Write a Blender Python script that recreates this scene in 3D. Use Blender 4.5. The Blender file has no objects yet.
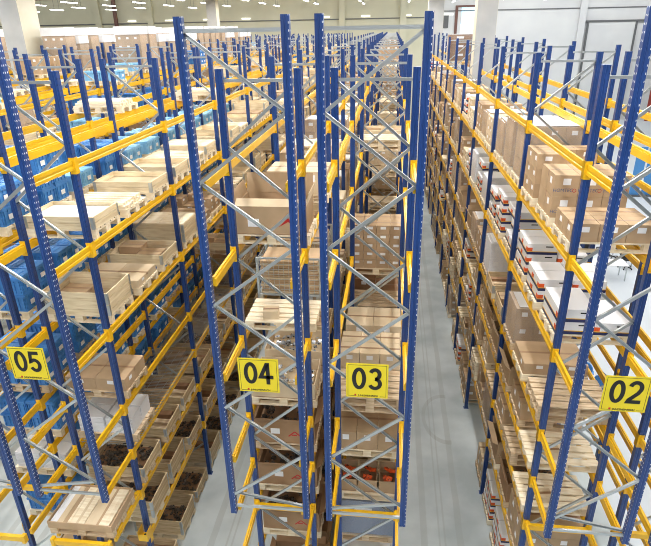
import bpy, math, random
import numpy as np
from mathutils import Vector, Matrix
from mathutils.bvhtree import BVHTree
random.seed(7)
C = bpy.context.scene.collection
H = 10.4                                   # camera height over the floor, metres

# ------------------------------------------------------------------ camera
FPX, YAW, PITCH, ROLL = 551.0, -0.121217, 0.417633, -0.019485
fw = Vector((math.sin(YAW)*math.cos(PITCH), math.cos(YAW)*math.cos(PITCH), -math.sin(PITCH)))
r0 = Vector((math.cos(YAW), -math.sin(YAW), 0)); u0 = r0.cross(fw)
rt = math.cos(ROLL)*r0 + math.sin(ROLL)*u0; up = -math.sin(ROLL)*r0 + math.cos(ROLL)*u0
cam = bpy.data.cameras.new('camera'); co = bpy.data.objects.new('camera', cam); C.objects.link(co)
m3 = Matrix((rt, up, -fw)).transposed()
co.matrix_world = Matrix.Translation((0, 0, H)) @ m3.to_4x4()
cam.sensor_fit = 'HORIZONTAL'; cam.sensor_width = 36; cam.lens = FPX*36/651; cam.clip_end = 300
bpy.context.scene.camera = co
CAM = Vector((0, 0, H))
def px(p):
    d = Vector(p) - CAM; z = d.dot(fw)
    if z < .1: return None
    return (325.5 + FPX*d.dot(rt)/z, 273 - FPX*d.dot(up)/z, z)

# ------------------------------------------------------------------ materials
def lin(c): return [((v/255)/12.92 if v/255 <= .04045 else ((v/255+.055)/1.055)**2.4) for v in c] + [1]
MATS = {}
def mat(name, rgb, rough=.6, metal=0, rgb2=None, scale=(8, 8, 8), emit=None, detail=3, alpha=1, spec=.5, lo=.35, hi=.65):
    if name in MATS: return MATS[name]
    m = bpy.data.materials.new(name); m.use_nodes = True; nt = m.node_tree
    b = nt.nodes['Principled BSDF']; b.inputs['Base Color'].default_value = lin(rgb)
    b.inputs['Roughness'].default_value = rough; b.inputs['Metallic'].default_value = metal
    b.inputs['Specular IOR Level'].default_value = spec
    if alpha < 1: b.inputs['Alpha'].default_value = alpha
    if rgb2:
        tc = nt.nodes.new('ShaderNodeTexCoord'); mp = nt.nodes.new('ShaderNodeMapping'); nz = nt.nodes.new('ShaderNodeTexNoise')
        mp.inputs['Scale'].default_value = scale; nz.inputs['Scale'].default_value = 1; nz.inputs['Detail'].default_value = detail
        rp = nt.nodes.new('ShaderNodeValToRGB'); rp.color_ramp.elements[0].position = lo; rp.color_ramp.elements[1].position = hi
        rp.color_ramp.elements[0].color = lin(rgb); rp.color_ramp.elements[1].color = lin(rgb2)
        nt.links.new(tc.outputs['Object'], mp.inputs[0]); nt.links.new(mp.outputs[0], nz.inputs[0])
        nt.links.new(nz.outputs[0], rp.inputs[0]); nt.links.new(rp.outputs[0], b.inputs['Base Color'])
    if emit:
        b.inputs['Emission Color'].default_value = lin(rgb); b.inputs['Emission Strength'].default_value = emit
    MATS[name] = m; return m
mat('blue', (25, 54, 108), .34, rgb2=(34, 68, 130), scale=(3, 3, 1))
mat('yellow', (226, 172, 16), .32, rgb2=(236, 188, 34), scale=(2, 2, 2))
mat('galv', (176, 182, 184), .32, .7, rgb2=(190, 195, 196), scale=(1, 1, 1))
mat('wood', (226, 206, 172), .8, rgb2=(244, 232, 206), scale=(3, 22, 22), detail=4)
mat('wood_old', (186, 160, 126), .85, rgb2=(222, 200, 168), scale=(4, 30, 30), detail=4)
mat('collar_wood', (216, 194, 154), .75, rgb2=(240, 224, 190), scale=(2.5, 2.5, 26), detail=4)
mat('collar_old', (184, 158, 118), .8, rgb2=(222, 200, 162), scale=(2.5, 2.5, 26), detail=4)  # same collar wood, shade of the lower levels put into the colour
mat('card', (172, 146, 112), .85, rgb2=(192, 162, 128), scale=(2, 2, 2))
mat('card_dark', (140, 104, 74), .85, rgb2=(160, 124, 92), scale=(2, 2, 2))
mat('card_pale', (206, 184, 150), .85, rgb2=(220, 200, 168), scale=(2, 2, 2))
mat('card_mid', (156, 122, 88), .85, rgb2=(172, 138, 104), scale=(2, 2, 2))
mat('tape', (150, 116, 84), .35)
mat('white', (232, 232, 234), .6)
mat('paper', (242, 242, 242), .7)
mat('navy', (34, 44, 92), .5)
mat('orange', (220, 88, 34), .5)
mat('red', (190, 40, 34), .5)
mat('black', (22, 22, 24), .5)
mat('ink_blue', (90, 100, 130), .6)
mat('plastic_blue', (60, 126, 196), .4, rgb2=(76, 144, 212), scale=(3, 3, 3))
mat('plastic_pale', (124, 184, 226), .4, rgb2=(146, 200, 236), scale=(3, 3, 3))
mat('dark_parts', (62, 52, 44), .5, .2, rgb2=(108, 98, 86), scale=(14, 14, 14))
mat('silver_parts', (150, 156, 164), .3, .6, rgb2=(206, 212, 220), scale=(14, 14, 14))
mat('sign_yellow', (228, 206, 36), .5)
mat('film', (225, 228, 232), .18, alpha=.16)
mat('grey_blue', (120, 132, 156), .5)
mat('foam', (226, 226, 228), .7, rgb2=(240, 240, 240), scale=(3, 3, 3))
mat('chrome', (200, 200, 205), .2, .9)
mat('strip_light', (255, 255, 255), .5, emit=9)
mat('glint_glow', (255, 255, 250), .5, emit=1.6)  # painted glow for light glints on the back wall, no lamp
mat('sky_glass', (170, 215, 240), .3, emit=1.3)
mat('sky_white', (250, 250, 250), .3, emit=1.3)
mat('wall_beige', (196, 194, 170), .8, rgb2=(206, 204, 182), scale=(.3, .3, .3))
mat('wall_white', (206, 208, 210), .8, rgb2=(216, 218, 218), scale=(.3, .3, .3))
mat('concrete', (176, 178, 178), .8, rgb2=(190, 190, 188), scale=(1, 1, 1))
mat('concrete_cream', (206, 200, 178), .8, rgb2=(214, 208, 190), scale=(1, 1, 1))
mat('pipe_red', (150, 60, 48), .6)
mat('pipe_brown', (110, 78, 70), .6)
mat('dark_grey', (96, 98, 100), .6)
mat('ceiling_paint', (196, 196, 190), .9)
mat('banner_blue', (84, 150, 214), .7)

def holes_mat(name, hole):
    """blue paint with rows of punched slots, from the post's own coordinates"""
    m = MATS['blue'].copy(); m.name = name; nt = m.node_tree; b = nt.nodes['Principled BSDF']
    rp = [n for n in nt.nodes if n.type == 'VALTORGB'][0]
    tc = [n for n in nt.nodes if n.type == 'TEX_COORD'][0]
    sp = nt.nodes.new('ShaderNodeSeparateXYZ'); nt.links.new(tc.outputs['Object'], sp.inputs[0])
    def M(op, a, b_=None):
        n = nt.nodes.new('ShaderNodeMath'); n.operation = op
        for i, v in enumerate((a, b_)):
            if v is None: continue
            if isinstance(v, (int, float)): n.inputs[i].default_value = v
            else: nt.links.new(v, n.inputs[i])
        return n.outputs[0]
    fz = M('FRACT', M('DIVIDE', sp.outputs[2], .075))
    inz = M('LESS_THAN', M('ABSOLUTE', M('SUBTRACT', fz, .5)), .13)
    # on the front and back flanges: one row near each edge; on the side webs: two rows of slots
    ax = M('ABSOLUTE', sp.outputs[0]); ay = M('ABSOLUTE', sp.outputs[1])
    inx = M('LESS_THAN', M('ABSOLUTE', M('SUBTRACT', sp.outputs[0], .036)), .0035)
    iny = M('LESS_THAN', M('ABSOLUTE', M('SUBTRACT', ay, .02)), .006)
    onfl = M('GREATER_THAN', ay, .036); onweb = M('SUBTRACT', 1.0, onfl)
    k = M('MULTIPLY', inz, M('ADD', M('MULTIPLY', onfl, inx), M('MULTIPLY', onweb, iny)))
    mx = nt.nodes.new('ShaderNodeMix'); mx.data_type = 'RGBA'
    nt.links.new(k, mx.inputs[0]); nt.links.new(rp.outputs[0], mx.inputs[6]); mx.inputs[7].default_value = lin(hole)
    nt.links.new(mx.outputs[2], b.inputs['Base Color']); MATS[name] = m
holes_mat('blue_punched', (222, 224, 226)); holes_mat('blue_slots', (20, 26, 60))

# ------------------------------------------------------------------ mesh builder
BOXF = [(0, 1, 3, 2), (4, 6, 7, 5), (0, 4, 5, 1), (2, 3, 7, 6), (0, 2, 6, 4), (1, 5, 7, 3)]
class MB:
    def __init__(s): s.v = []; s.f = []; s.m = []; s.mats = []
    def mi(s, n):
        if n not in s.mats: s.mats.append(n)
        return s.mats.index(n)
    def box(s, x0, x1, y0, y1, z0, z1, m='blue', R=None):
        b = len(s.v); i = s.mi(m)
        for x in (x0, x1):
            for y in (y0, y1):
                for z in (z0, z1):
                    s.v.append((x, y, z) if R is None else tuple(R @ Vector((x, y, z))))
        for f in BOXF: s.f.append(tuple(b+k for k in f)); s.m.append(i)
        return s
    def prism(s, pts, a0, a1, axis, m):
        """polygon in the two other axes, extruded along axis"""
        b = len(s.v); i = s.mi(m); n = len(pts)
        for a in (a0, a1):
            for p, q in pts:
                s.v.append({'x': (a, p, q), 'y': (p, a, q), 'z': (p, q, a)}[axis])
        for k in range(n): s.f.append((b+k, b+(k+1) % n, b+n+(k+1) % n, b+n+k)); s.m.append(i)
        s.f.append(tuple(b+k for k in reversed(range(n)))); s.f.append(tuple(b+n+k for k in range(n))); s.m += [i, i]
        return s
    def bar(s, p, q, w, d, m):
        p = Vector(p); q = Vector(q); D = q-p; L = D.length; z = D.normalized()
        y = Vector((0, 1, 0)); x = y.cross(z).normalized(); y = z.cross(x)
        R = Matrix((x, y, z)).transposed().to_4x4(); R.translation = p
        # C-channel: web plus two flanges
        e = math.copysign(.004, d)
        s.box(-w/2, w/2, -d/2, -d/2+e, 0, L, m, R); s.box(-w/2, -w/2+.006, -d/2+e, d/2, 0, L, m, R); s.box(w/2-.006, w/2, -d/2+e, d/2, 0, L, m, R)
        return s
    def solid(s, p, q, w, d, m):
        p = Vector(p); q = Vector(q); D = q-p; L = D.length; z = D.normalized()
        y = Vector((0, 1, 0)) if abs(z.y) < .9 else Vector((1, 0, 0)); x = y.cross(z).normalized(); y = z.cross(x)
        R = Matrix((x, y, z)).transposed().to_4x4(); R.translation = p
        return s.box(-w/2, w/2, -d/2, d/2, 0, L, m, R)
    def cyl(s, c, r, z0, z1, m, n=14, r2=None):
        r2 = r if r2 is None else r2
        b = len(s.v); i = s.mi(m)
        for k in range(n):
            a = 2*math.pi*k/n; s.v.append((c[0]+r*math.cos(a), c[1]+r*math.sin(a), z0)); 
        for k in range(n):
            a = 2*math.pi*k/n; s.v.append((c[0]+r2*math.cos(a), c[1]+r2*math.sin(a), z1))
        for k in range(n): s.f.append((b+k, b+(k+1) % n, b+n+(k+1) % n, b+n+k)); s.m.append(i)
        s.f.append(tuple(b+k for k in reversed(range(n)))); s.f.append(tuple(b+n+k for k in range(n))); s.m += [i, i]
        return s
    def add(s, o):
        b = len(s.v); mp = [s.mi(n) for n in o.mats]
        s.v += o.v; s.f += [tuple(b+k for k in f) for f in o.f]; s.m += [mp[k] for k in o.m]
    def mesh(s, name):
        me = bpy.data.meshes.new(name); me.from_pydata(s.v, [], s.f)
        for n in s.mats: me.materials.append(MATS[n])
        if len(s.mats) > 1: me.polygons.foreach_set('material_index', s.m)
        me.update(); return me
def text_mesh(body, size, m, depth=.002, bold=0):
    cu = bpy.data.curves.new('t', 'FONT'); cu.body = body; cu.size = size; cu.extrude = depth; cu.align_x = 'CENTER'; cu.align_y = 'CENTER'
    cu.offset = bold; cu.resolution_u = 4
    o = bpy.data.objects.new('t', cu); C.objects.link(o)
    me = bpy.data.meshes.new_from_object(o.evaluated_get(bpy.context.evaluated_depsgraph_get()))
    bpy.data.objects.remove(o); bpy.data.curves.remove(cu)
    me.materials.clear(); me.materials.append(MATS[m]); return me

def tag(o, label=None, cat=None, group=None, kind=None):
    for k, v in (('label', label), ('category', cat), ('group', group), ('kind', kind)):
        if v: o[k] = v
    return o
def link(name, data, parent=None, loc=None, rz=0):
    o = bpy.data.objects.new(name, data); C.objects.link(o)
    if parent: o.parent = parent
    if loc is not None: o.location = loc
    if rz: o.rotation_euler = (0, 0, rz)
    return o
def structure(name, mb, label=None):
    return tag(link(name, mb.mesh(name)), label, kind='structure')

# ------------------------------------------------------------------ prototypes: kind -> list of (part, MB, level) ; level 0 = root mesh
PROTO = {}
def proto(key, fn):
    if key not in PROTO: PROTO[key] = {'parts': fn(), 'near': None, 'far': None}
    return PROTO[key]
# a placement list; turned into objects (or into the one 'stuff' mesh of its kind) at the end
PL = []
def place(kind, cat, key, fn, loc, label, group, rz=0, near=None):
    proto(key, fn)
    PL.append(dict(kind=kind, cat=cat, key=key, loc=loc, rz=rz, label=label, group=group, near=near))

def one(part, mb): return [(part, mb, None)]

# --- pallet: boards run along x (the rack's depth)
def f_pallet(m):
    def g():
        d = MB(); r = []
        for y, w in ((-.4, .145), (-.215, .1), (-.0725, .145), (.115, .1), (.255, .145)): d.box(-.6, .6, y, y+w, .122, .144, m)
        for x in (-.6, -.0725, .455): d.box(x, x+.145, -.4, .4, .1, .122, m)
        parts = [('deck', d, None)]
        for y, w in ((-.4, .1), (-.0725, .145), (.3, .1)):
            b = MB(); b.box(-.6, .6, y, y+w, 0, .022, m)
            for x in (-.6, -.0725, .455): b.box(x, x+.145, y, y+w, .022, .1, m)
            parts.append(('runner', b, None))
        return parts
    return g
# --- folding wooden collar: four boards and hinge plates
def f_collar(h, m_='collar_wood'):
    def g():
        parts = []
        for y in (-.4, .38):
            b = MB(); b.box(-.6, .6, y, y+.02, 0, h*.485, m_); b.box(-.6, .6, y, y+.02, h*.515, h, m_); parts.append(('side_board', b, None))
        for x in (-.6, .58):
            b = MB(); b.box(x, x+.02, -.38, .38, 0, h*.485, m_); b.box(x, x+.02, -.38, .38, h*.515, h, m_); parts.append(('end_board', b, None))
        for sx in (-1, 1):
            for sy in (-1, 1):
                b = MB(); xa, xb = sorted((sx*.6, sx*.603)); ya, yb = sorted((sy*.4, sy*.36)); b.box(xa, xb, ya, yb, .004, h-.01, 'galv')
                xa, xb = sorted((sx*.603, sx*.545)); ya, yb = sorted((sy*.4, sy*.403)); b.box(xa, xb, ya, yb, .004, h-.01, 'galv'); parts.append(('hinge', b, None))
        return parts
    return g
def f_sheet(x, y, z, m):
    return lambda: one('sheet', MB().box(-x/2, x/2, -y/2, y/2, 0, z, m))
# --- closed carton with tape and label
def print_word():
    t = text_mesh('HOMTEC', .075, 'ink_blue', .0008); b = MB(); i = b.mi('ink_blue')
    b.v = [(v.co.x, v.co.z, v.co.y) for v in t.vertices]; b.f = [tuple(p.vertices)[::-1] for p in t.polygons]; b.m = [i]*len(b.f); return b
def f_carton(x, y, z, m, lab=True, tape=True, word=False):
    def g():
        b = MB(); b.box(-x/2, x/2, -y/2, -.003, 0, z, m); b.box(-x/2, x/2, .003, y/2, 0, z, m); b.box(-x/2+.004, x/2-.004, -.003, .003, 0, z-.004, m)
        parts = [('body', b, None)]
        if tape:
            t = MB(); t.box(-x/2-.0015, x/2+.0015, -.025, .025, z, z+.0015, 'tape'); t.box(-x/2-.0015, -x/2, -.025, .025, z*.72, z, 'tape'); t.box(x/2, x/2+.0015, -.025, .025, z*.72, z, 'tape'); parts.append(('tape', t, None))
        if lab:
            parts += [('paper_label', MB().box(-.06, .06, -y/2-.0015, -y/2, z*.55, z*.85, 'paper'), None), ('paper_label', MB().box(-x/2-.0015, -x/2, -y*.3, -y*.3+.1, z*.5, z*.8, 'paper'), None), ('paper_label', MB().box(x/2, x/2+.0015, -y*.3, -y*.3+.1, z*.5, z*.8, 'paper'), None)]
        if word:
            w_ = print_word(); w_.v = [(p[0]-x*.12, p[1]-y/2-.001, p[2]+z*.3) for p in w_.v]; parts.append(('printed_word', w_, None))
            c_ = MB(); ci = c_.mi('red'); n = 16
            for k in range(n):
                a = 2*math.pi*k/n
                for q in (.03, .022): c_.v.append((x*.34+q*math.cos(a), -y/2-.0015, z*.3+q*math.sin(a)))
            for k in range(n): c_.f.append((2*k, 2*((k+1) % n), 2*((k+1) % n)+1, 2*k+1)); c_.m.append(ci)
            parts.append(('printed_ring', c_, None))
        return parts
    return g
# --- open carton with raised flaps
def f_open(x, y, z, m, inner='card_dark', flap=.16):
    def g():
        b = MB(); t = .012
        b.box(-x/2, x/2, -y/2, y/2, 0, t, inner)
        b.box(-x/2, x/2, -y/2, -y/2+t, t, z, m); b.box(-x/2, x/2, y/2-t, y/2, t, z, m)
        b.box(-x/2, -x/2+t, -y/2+t, y/2-t, t, z, m); b.box(x/2-t, x/2, -y/2+t, y/2-t, t, z, m)
        parts = [('body', b, None)]
        if x > 1 and m in ('card', 'card_mid'):
            parts.append(('shipping_label', MB().box(-.25, -.08, -y/2-.002, -y/2, z*.45, z*.72, 'paper'), None))
            r_ = MB(); k_ = r_.mi('red'); e = -y/2-.002
            for a0, b0 in (((.08, z*.35), (.2, z*.6)), ((.2, z*.6), (.32, z*.35)), ((.14, z*.42), (.24, z*.42))):
                dx_, dz_ = b0[0]-a0[0], b0[1]-a0[1]; L_ = math.hypot(dx_, dz_); nx_, nz_ = -dz_/L_*.012, dx_/L_*.012; o_ = len(r_.v)
                r_.v += [(a0[0]-nx_, e, a0[1]-nz_), (b0[0]-nx_, e, b0[1]-nz_), (b0[0]+nx_, e, b0[1]+nz_), (a0[0]+nx_, e, a0[1]+nz_)]; r_.f.append((o_, o_+1, o_+2, o_+3)); r_.m.append(k_)
            parts.append(('printed_mark', r_, None))
        for sx, sy in ((-1, 0), (1, 0), (0, -1), (0, 1)):
            if flap <= 0: break
            f = MB(); out = random.uniform(.3, 1.2)
            if sx:
                e = sx*x/2; R = Matrix.Translation((e, 0, z)) @ Matrix.Rotation(sx*out, 4, 'Y'); f.box(-.004, .004, -y/2+.01, y/2-.01, 0, flap, m, R)
            else:
                e = sy*y/2; R = Matrix.Translation((0, e, z)) @ Matrix.Rotation(-sy*out*.6, 4, 'X'); f.box(-x/2+.01, x/2-.01, -.004, .004, 0, flap, m, R)
            parts.append(('flap', f, None))
        return parts
    return g
# --- white appliance box with coloured foot band
def f_white(x, y, z):
    def g():
        b = MB(); b.box(-x/2, x/2, -y/2, y/2, .03, z, 'white')
        n = MB(); n.box(-x/2-.002, x/2+.002, -y/2-.002, y/2+.002, 0, .05, 'navy'); n.box(-x/2-.003, x/2+.003, -y/2-.003, y/2+.003, .05, .062, 'yellow')
        l = MB(); l.box(-x/2-.003, -x/2+.09, -y/2-.003, -y/2, .065, .13, 'orange'); l.box(-x/2-.003, -x/2, -y/2, -y/2+.1, .065, .13, 'orange'); return [('body', b, None), ('foot_band', n, None), ('sticker', l, None), ('print_mark', MB().box(x*.1, x*.35, -y/2-.003, -y/2, z*.7, z*.8, 'black'), None)]
    return g
# --- blue lidded plastic crate
def f_crate(m, z=.3):
    def g():
        b = MB(); x, y = .58, .385
        b.box(-x/2+.02, x/2-.02, -y/2+.02, y/2-.02, 0, z-.03, m)
        for k in range(6):
            u = -x/2+.05+k*(x-.1)/5; b.box(u-.008, u+.008, -y/2+.004, -y/2+.02, .03, z-.05, m); b.box(u-.008, u+.008, y/2-.02, y/2-.004, .03, z-.05, m)
        for k in range(4):
            u = -y/2+.05+k*(y-.1)/3; b.box(-x/2+.004, -x/2+.02, u-.008, u+.008, .03, z-.05, m); b.box(x/2-.02, x/2-.004, u-.008, u+.008, .03, z-.05, m)
        r = MB(); r.box(-x/2, x/2, -y/2, y/2, z-.05, z-.015, m)
        l = MB(); l.box(-x/2+.01, -.004, -y/2+.01, y/2-.01, z-.015, z, m); l.box(.004, x/2-.01, -y/2+.01, y/2-.01, z-.015, z, m)
        for k in range(5): u = -.24+k*.12; l.box(u-.03, u+.03, -.12, .12, z, z+.006, m)
        return [('body', b, None), ('rim', r, None), ('lid', l, None), ('card_label', MB().box(x/2-.004, x/2, -.07, .05, .09, .17, 'paper'), None), ('card_label', MB().box(-x/2, -x/2+.004, -.07, .05, .09, .17, 'paper'), None)]
    return g
def f_heap(x, y, z, m, n, seed):
    def g():
        rr = random.Random(seed); b = MB()
        for k in range(n):
            R = Matrix.Translation((rr.uniform(-x/2, x/2), rr.uniform(-y/2, y/2), rr.uniform(.02, z))) @ Matrix.Rotation(rr.uniform(0, 6), 4, 'Z') @ Matrix.Rotation(rr.uniform(-.7, .7), 4, 'X')
            w = rr.uniform(.015, .05); b.box(-w, w, -w*.6, w*.6, -w*.35, w*.35, m, R)
            b.box(-w*.4, w*.4, -w*1.1, w*1.1, -w*.15, w*.15, 'black' if rr.random() < .5 else m, R)
        return one('heap', b)
    return g
def f_cage():
    parts = []
    for sx in (-1, 1):
        for sy in (-1, 1): parts.append(('corner_post', MB().box(sx*.58-.02, sx*.58+.02, sy*.38-.02, sy*.38+.02, 0, .78, 'galv'), None))
    for sx in (-1, 1):
        b = MB()
        for k in range(9): u = -.36+k*.09; b.box(sx*.58-.003, sx*.58+.003, u-.003, u+.003, .1, .76, 'galv')
        for k in range(8): b.box(sx*.58-.003, sx*.58+.003, -.36, .36, .1+k*.093, .106+k*.093, 'galv')
        parts.append(('mesh_side', b, None))
    for sy in (-1, 1):
        b = MB()
        for k in range(13): u = -.56+k*.0933; b.box(u-.003, u+.003, sy*.38-.003, sy*.38+.003, .1, .76, 'galv')
        for k in range(8): b.box(-.56, .56, sy*.38-.003, sy*.38+.003, .1+k*.093, .106+k*.093, 'galv')
        b.box(-.56, .56, sy*.38-.012, sy*.38+.012, .76, .785, 'galv'); parts.append(('mesh_side', b, None))
    parts.append(('base', MB().box(-.6, .6, -.4, .4, .08, .1, 'galv').box(-.6, -.5, -.4, .4, 0, .08, 'galv').box(.5, .6, -.4, .4, 0, .08, 'galv'), None))
    return parts
def f_wrapped(nx, ny, nz, h, m):
    def g():
        b = MB(); dx, dy = 1.14/nx, .76/ny
        for i in range(nx):
            for j in range(ny):
                for k in range(nz):
                    b.box(-.57+i*dx+.003, -.57+(i+1)*dx-.003, -.38+j*dy+.003, -.38+(j+1)*dy-.003, k*h+.002, (k+1)*h-.002, m)
                    if j == 0: b.box(-.57+i*dx+dx*.3, -.57+i*dx+dx*.6, -.3795, -.376, k*h+h*.55, k*h+h*.8, 'paper')
        Hh = nz*h
        f = MB(); f.box(-.585, .585, -.395, .395, -.02, Hh+.012, 'film')
        t = MB(); t.box(-.5, .5, -.33, .33, Hh+.014, Hh+.02, 'paper')
        if nz >= 4: t = MB(); t.box(-.592, .592, -.402, .402, Hh-.3, Hh+.02, 'foam')
        return [('carton_block', b, None), ('stretch_film', f, None), ('top_sheet', t, None)]
    return g
def f_bigopen():
    b = MB(); x, y, t, h = 1.1, .78, .012, .42
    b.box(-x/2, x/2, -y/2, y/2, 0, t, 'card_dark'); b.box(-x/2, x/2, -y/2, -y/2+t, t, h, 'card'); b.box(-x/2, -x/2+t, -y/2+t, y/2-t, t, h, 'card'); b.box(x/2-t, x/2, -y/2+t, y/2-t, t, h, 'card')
    b.box(-x/2, x/2, y/2-t, y/2, t, h, 'card')
    parts = [('body', b, None)]
    for (w0, w1, c, ax, ang, m, fl) in ((-x/2, x/2, -y/2, 'X', -62, 'card_pale', .16), (-x/2, x/2, y/2-.01, 'X', -8, 'card', .3)):
        R = Matrix.Translation((0, c, h)) @ Matrix.Rotation(math.radians(ang), 4, ax); parts.append(('flap', MB().box(w0, w1, -.004, .004, 0, fl, m, R), None))
    for s_ in (-1, 1):
        R = Matrix.Translation((s_*x/2, 0, h)) @ Matrix.Rotation(math.radians(s_*14), 4, 'Y'); parts.append(('flap', MB().box(-.004, .004, -y/2+.02, y/2-.02, 0, .2, 'card' if s_ < 0 else 'card_pale', R), None))
    parts.append(('shipping_label', MB().box(-.36, -.18, -y/2-.002, -y/2, .12, .24, 'paper'), None))
    m_ = MB(); m_.v += [(.12, -y/2-.002, .12), (.42, -y/2-.002, .12), (.27, -y/2-.002, .26), (.27, -y/2-.002, .2)]; m_.f += [(0, 3, 2), (3, 1, 2)]; m_.m += [m_.mi('red')]*2; parts.append(('printed_mark', m_, None))
    return parts
def f_tray(h=.14):
    b = MB(); b.box(-.6, .6, -.42, .42, 0, .01, 'card')
    b.box(-.6, .6, -.42, -.405, .01, h, 'card'); b.box(-.6, .6, .405, .42, .01, h, 'card'); b.box(-.6, -.585, -.405, .405, .01, h, 'card'); b.box(.585, .6, -.405, .405, .01, h, 'card')
    return one('tray', b)
def f_profiles():
    b = MB(); rr = random.Random(3); x = -.57
    while x < .52:
        w = rr.choice((.05, .08, .11)); m = rr.choice(('card_pale', 'card_pale', 'card', 'wood', 'foam')); b.box(x, min(x+w, .575)-.003, -.4, .4, 0, rr.uniform(.08, .1), m); x += w
    return one('boards', b)
def f_planks():
    b = MB(); rr = random.Random(5)
    for k in range(9): y = -.36+k*.08; b.box(-.55+rr.uniform(-.04, .04), .55+rr.uniform(-.04, .04), y-.035, y+.035, 0, .06, 'wood'); 
    for k in range(5): y = -.3+k*.14; b.box(-.5, .52, y-.05, y+.05, .062, .1, 'wood')
    return one('planks', b)

# --- rack frame parts
def braces(z0, z1, first, width, step, m='galv', near=True, w=.05):
    """zigzag between the two posts (post centres at x=0 and x=width), bars bolted inside"""
    a, bx = .035, width-.035; out = []
    out.append(('horizontal_brace', (a, z1-.14), (bx, z1-.14))); out.append(('horizontal_brace', (a, z0+.14), (bx, z0+.14)))
    z = z1-.17; side = first
    while z-step > z0+.1:
        p, q = (a, bx) if side == 0 else (bx, a); out.append(('diagonal_brace', (p, z), (q, z-step))); z -= step; side = 1-side
    if z-(z0+.2) > .15:
        p, q = (a, bx) if side == 0 else (bx, a); out.append(('diagonal_brace', (p, z), (q, z0+.2)))
    res = []
    for k, (n, p, q) in enumerate(out):
        d = -.022 if k % 2 else .022
        if n[0] == 'h': d = 0
        mb = MB()
        if near: mb.bar((p[0], d, p[1]), (q[0], d, q[1]), w, .03 * (-1 if n[0] == 'd' and q[0] > p[0] else 1), m)
        else: mb.solid((p[0], d, p[1]), (q[0], d, q[1]), w, .03, m)
        res.append((n, mb, None))
    return res
def post(x, z0, z1, m, foot):
    b = MB(); g = .012
    # lipped channel: profile with a groove in each flange
    P = [(-.045, -.04), (-.012, -.04), (-.006, -.034), (.006, -.034), (.012, -.04), (.045, -.04), (.045, .04), (.012, .04), (.006, .034), (-.006, .034), (-.012, .04), (-.045, .04)]
    b.prism(P, z0, z1, 'z', m)
    return b
def shift(mb, x):
    mb.v = [(v[0]+x, v[1], v[2]) for v in mb.v]; return mb
def f_frame(z0, z1, width, first, lod, m='blue_slots', step=.8):
    def g():
        parts = [('post', post(0, z0, z1, m if lod < 2 else 'blue', 0), (0, 0)), ('post', post(0, z0, z1, m if lod < 2 else 'blue', 0), (width, 0))]
        br = braces(z0, z1, first, width, step, near=lod == 0, w=.04)
        if lod == 0:
            parts += br
        else:
            b = MB(); [b.add(x[1]) for x in br]; parts.append(('bracing', b, None))
        if z0 == 0 and lod < 2:
            for x in (0, width): parts.append(('foot_plate', shift(MB().box(-.07, .07, -.06, .06, 0, .008, 'blue'), x), None))
        return parts
    return g
def f_beam(L, side, lod, short=False):
    """yellow box beam along y; side=+1: outer face to +x"""
    def g():
        s = side
        P = [(.025, -.13), (.025, -.088), (.018, -.082), (.018, -.054), (.025, -.048), (.025, 0), (-.005, 0), (-.005, -.025), (-.025, -.025), (-.025, -.13)]
        if lod: P = [(.025, -.13), (.025, 0), (-.005, 0), (-.005, -.025), (-.025, -.025), (-.025, -.13)]
        P = [(p*s, q) for p, q in P]
        if s < 0: P = P[::-1]
        b = MB(); b.prism(P, .045, L-.045, 'y', 'yellow')
        parts = [('beam_body', b, None)]
        if lod < 2:
            for y in ((L-.046,) if short else (.04, L-.046)):
                c = MB(); xa, xb = sorted((s*-.03, s*.056)); c.box(xa, xb, y, y+.006, -.19, .04, 'yellow')
                xa, xb = sorted((s*.048, s*.056)); ya, yb = (-.045, y) if y < 1 else (y+.006, L+.045)
                c.box(xa, xb, min(ya, yb), max(ya, yb), -.19, .04, 'yellow'); parts.append(('end_connector', c, None))
        return parts
    return g
def f_cross(L):
    return lambda: [('beam_body', MB().box(0, L, -.03, .03, -.1, 0, 'yellow'), None), ('end_connector', MB().box(-.01, .05, -.04, .04, -.13, .03, 'yellow'), None), ('end_connector', MB().box(L-.05, L+.01, -.04, .04, -.13, .03, 'yellow'), None)]
def f_wiredeck(w, L):
    def g():
        b = MB()
        for k in range(int(L/.05)): y = .05+k*.05; b.box(.03, w-.03, y-.0035, y+.0035, 0, .006, 'galv')
        for k in range(7): x = .06+k*(w-.12)/6; b.box(x-.003, x+.003, .03, L-.03, -.005, 0, 'galv')
        return one('wire_deck', b)
    return g

# ------------------------------------------------------------------ the racking
ORD = ['', 'first', 'second', 'third', 'fourth', 'fifth', 'sixth', 'seventh', 'eighth', 'ninth', 'tenth', 'eleventh', 'twelfth', 'thirteenth', 'fourteenth', 'fifteenth', 'sixteenth', 'seventeenth', 'eighteenth', 'nineteenth', 'twentieth']
LV = [-1.6, -2.85, -4.3, -5.75, -6.7, -7.65, -8.75]         # beam tops relative to the camera
LVN = ['top', 'second', 'third', 'fourth', 'fifth', 'sixth', 'seventh', 'floor']
Y0, Y1, BAY = 6.1, 7.15, 3.3
NB = 17
YE = 66
ROWS = {}
def addrow(n, xl, xr, side, name, front=False): ROWS[n] = dict(xl=xl, xr=xr, side=side, name=name, front=front)
addrow(2, 2.46, 3.46, -1, 'rack 02', True); addrow(1, 3.92, 4.92, 1, 'rack beyond 02', True)
addrow(3, -.71, .29, 1, 'rack 03', True); addrow(4, -2.17, -1.17, -1, 'rack 04', True)
addrow(5, -5.39, -4.37, 1, 'rack 05', True); addrow(6, -6.88, -5.87, -1, 'first rack past 05', True)
cnt = 7
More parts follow.
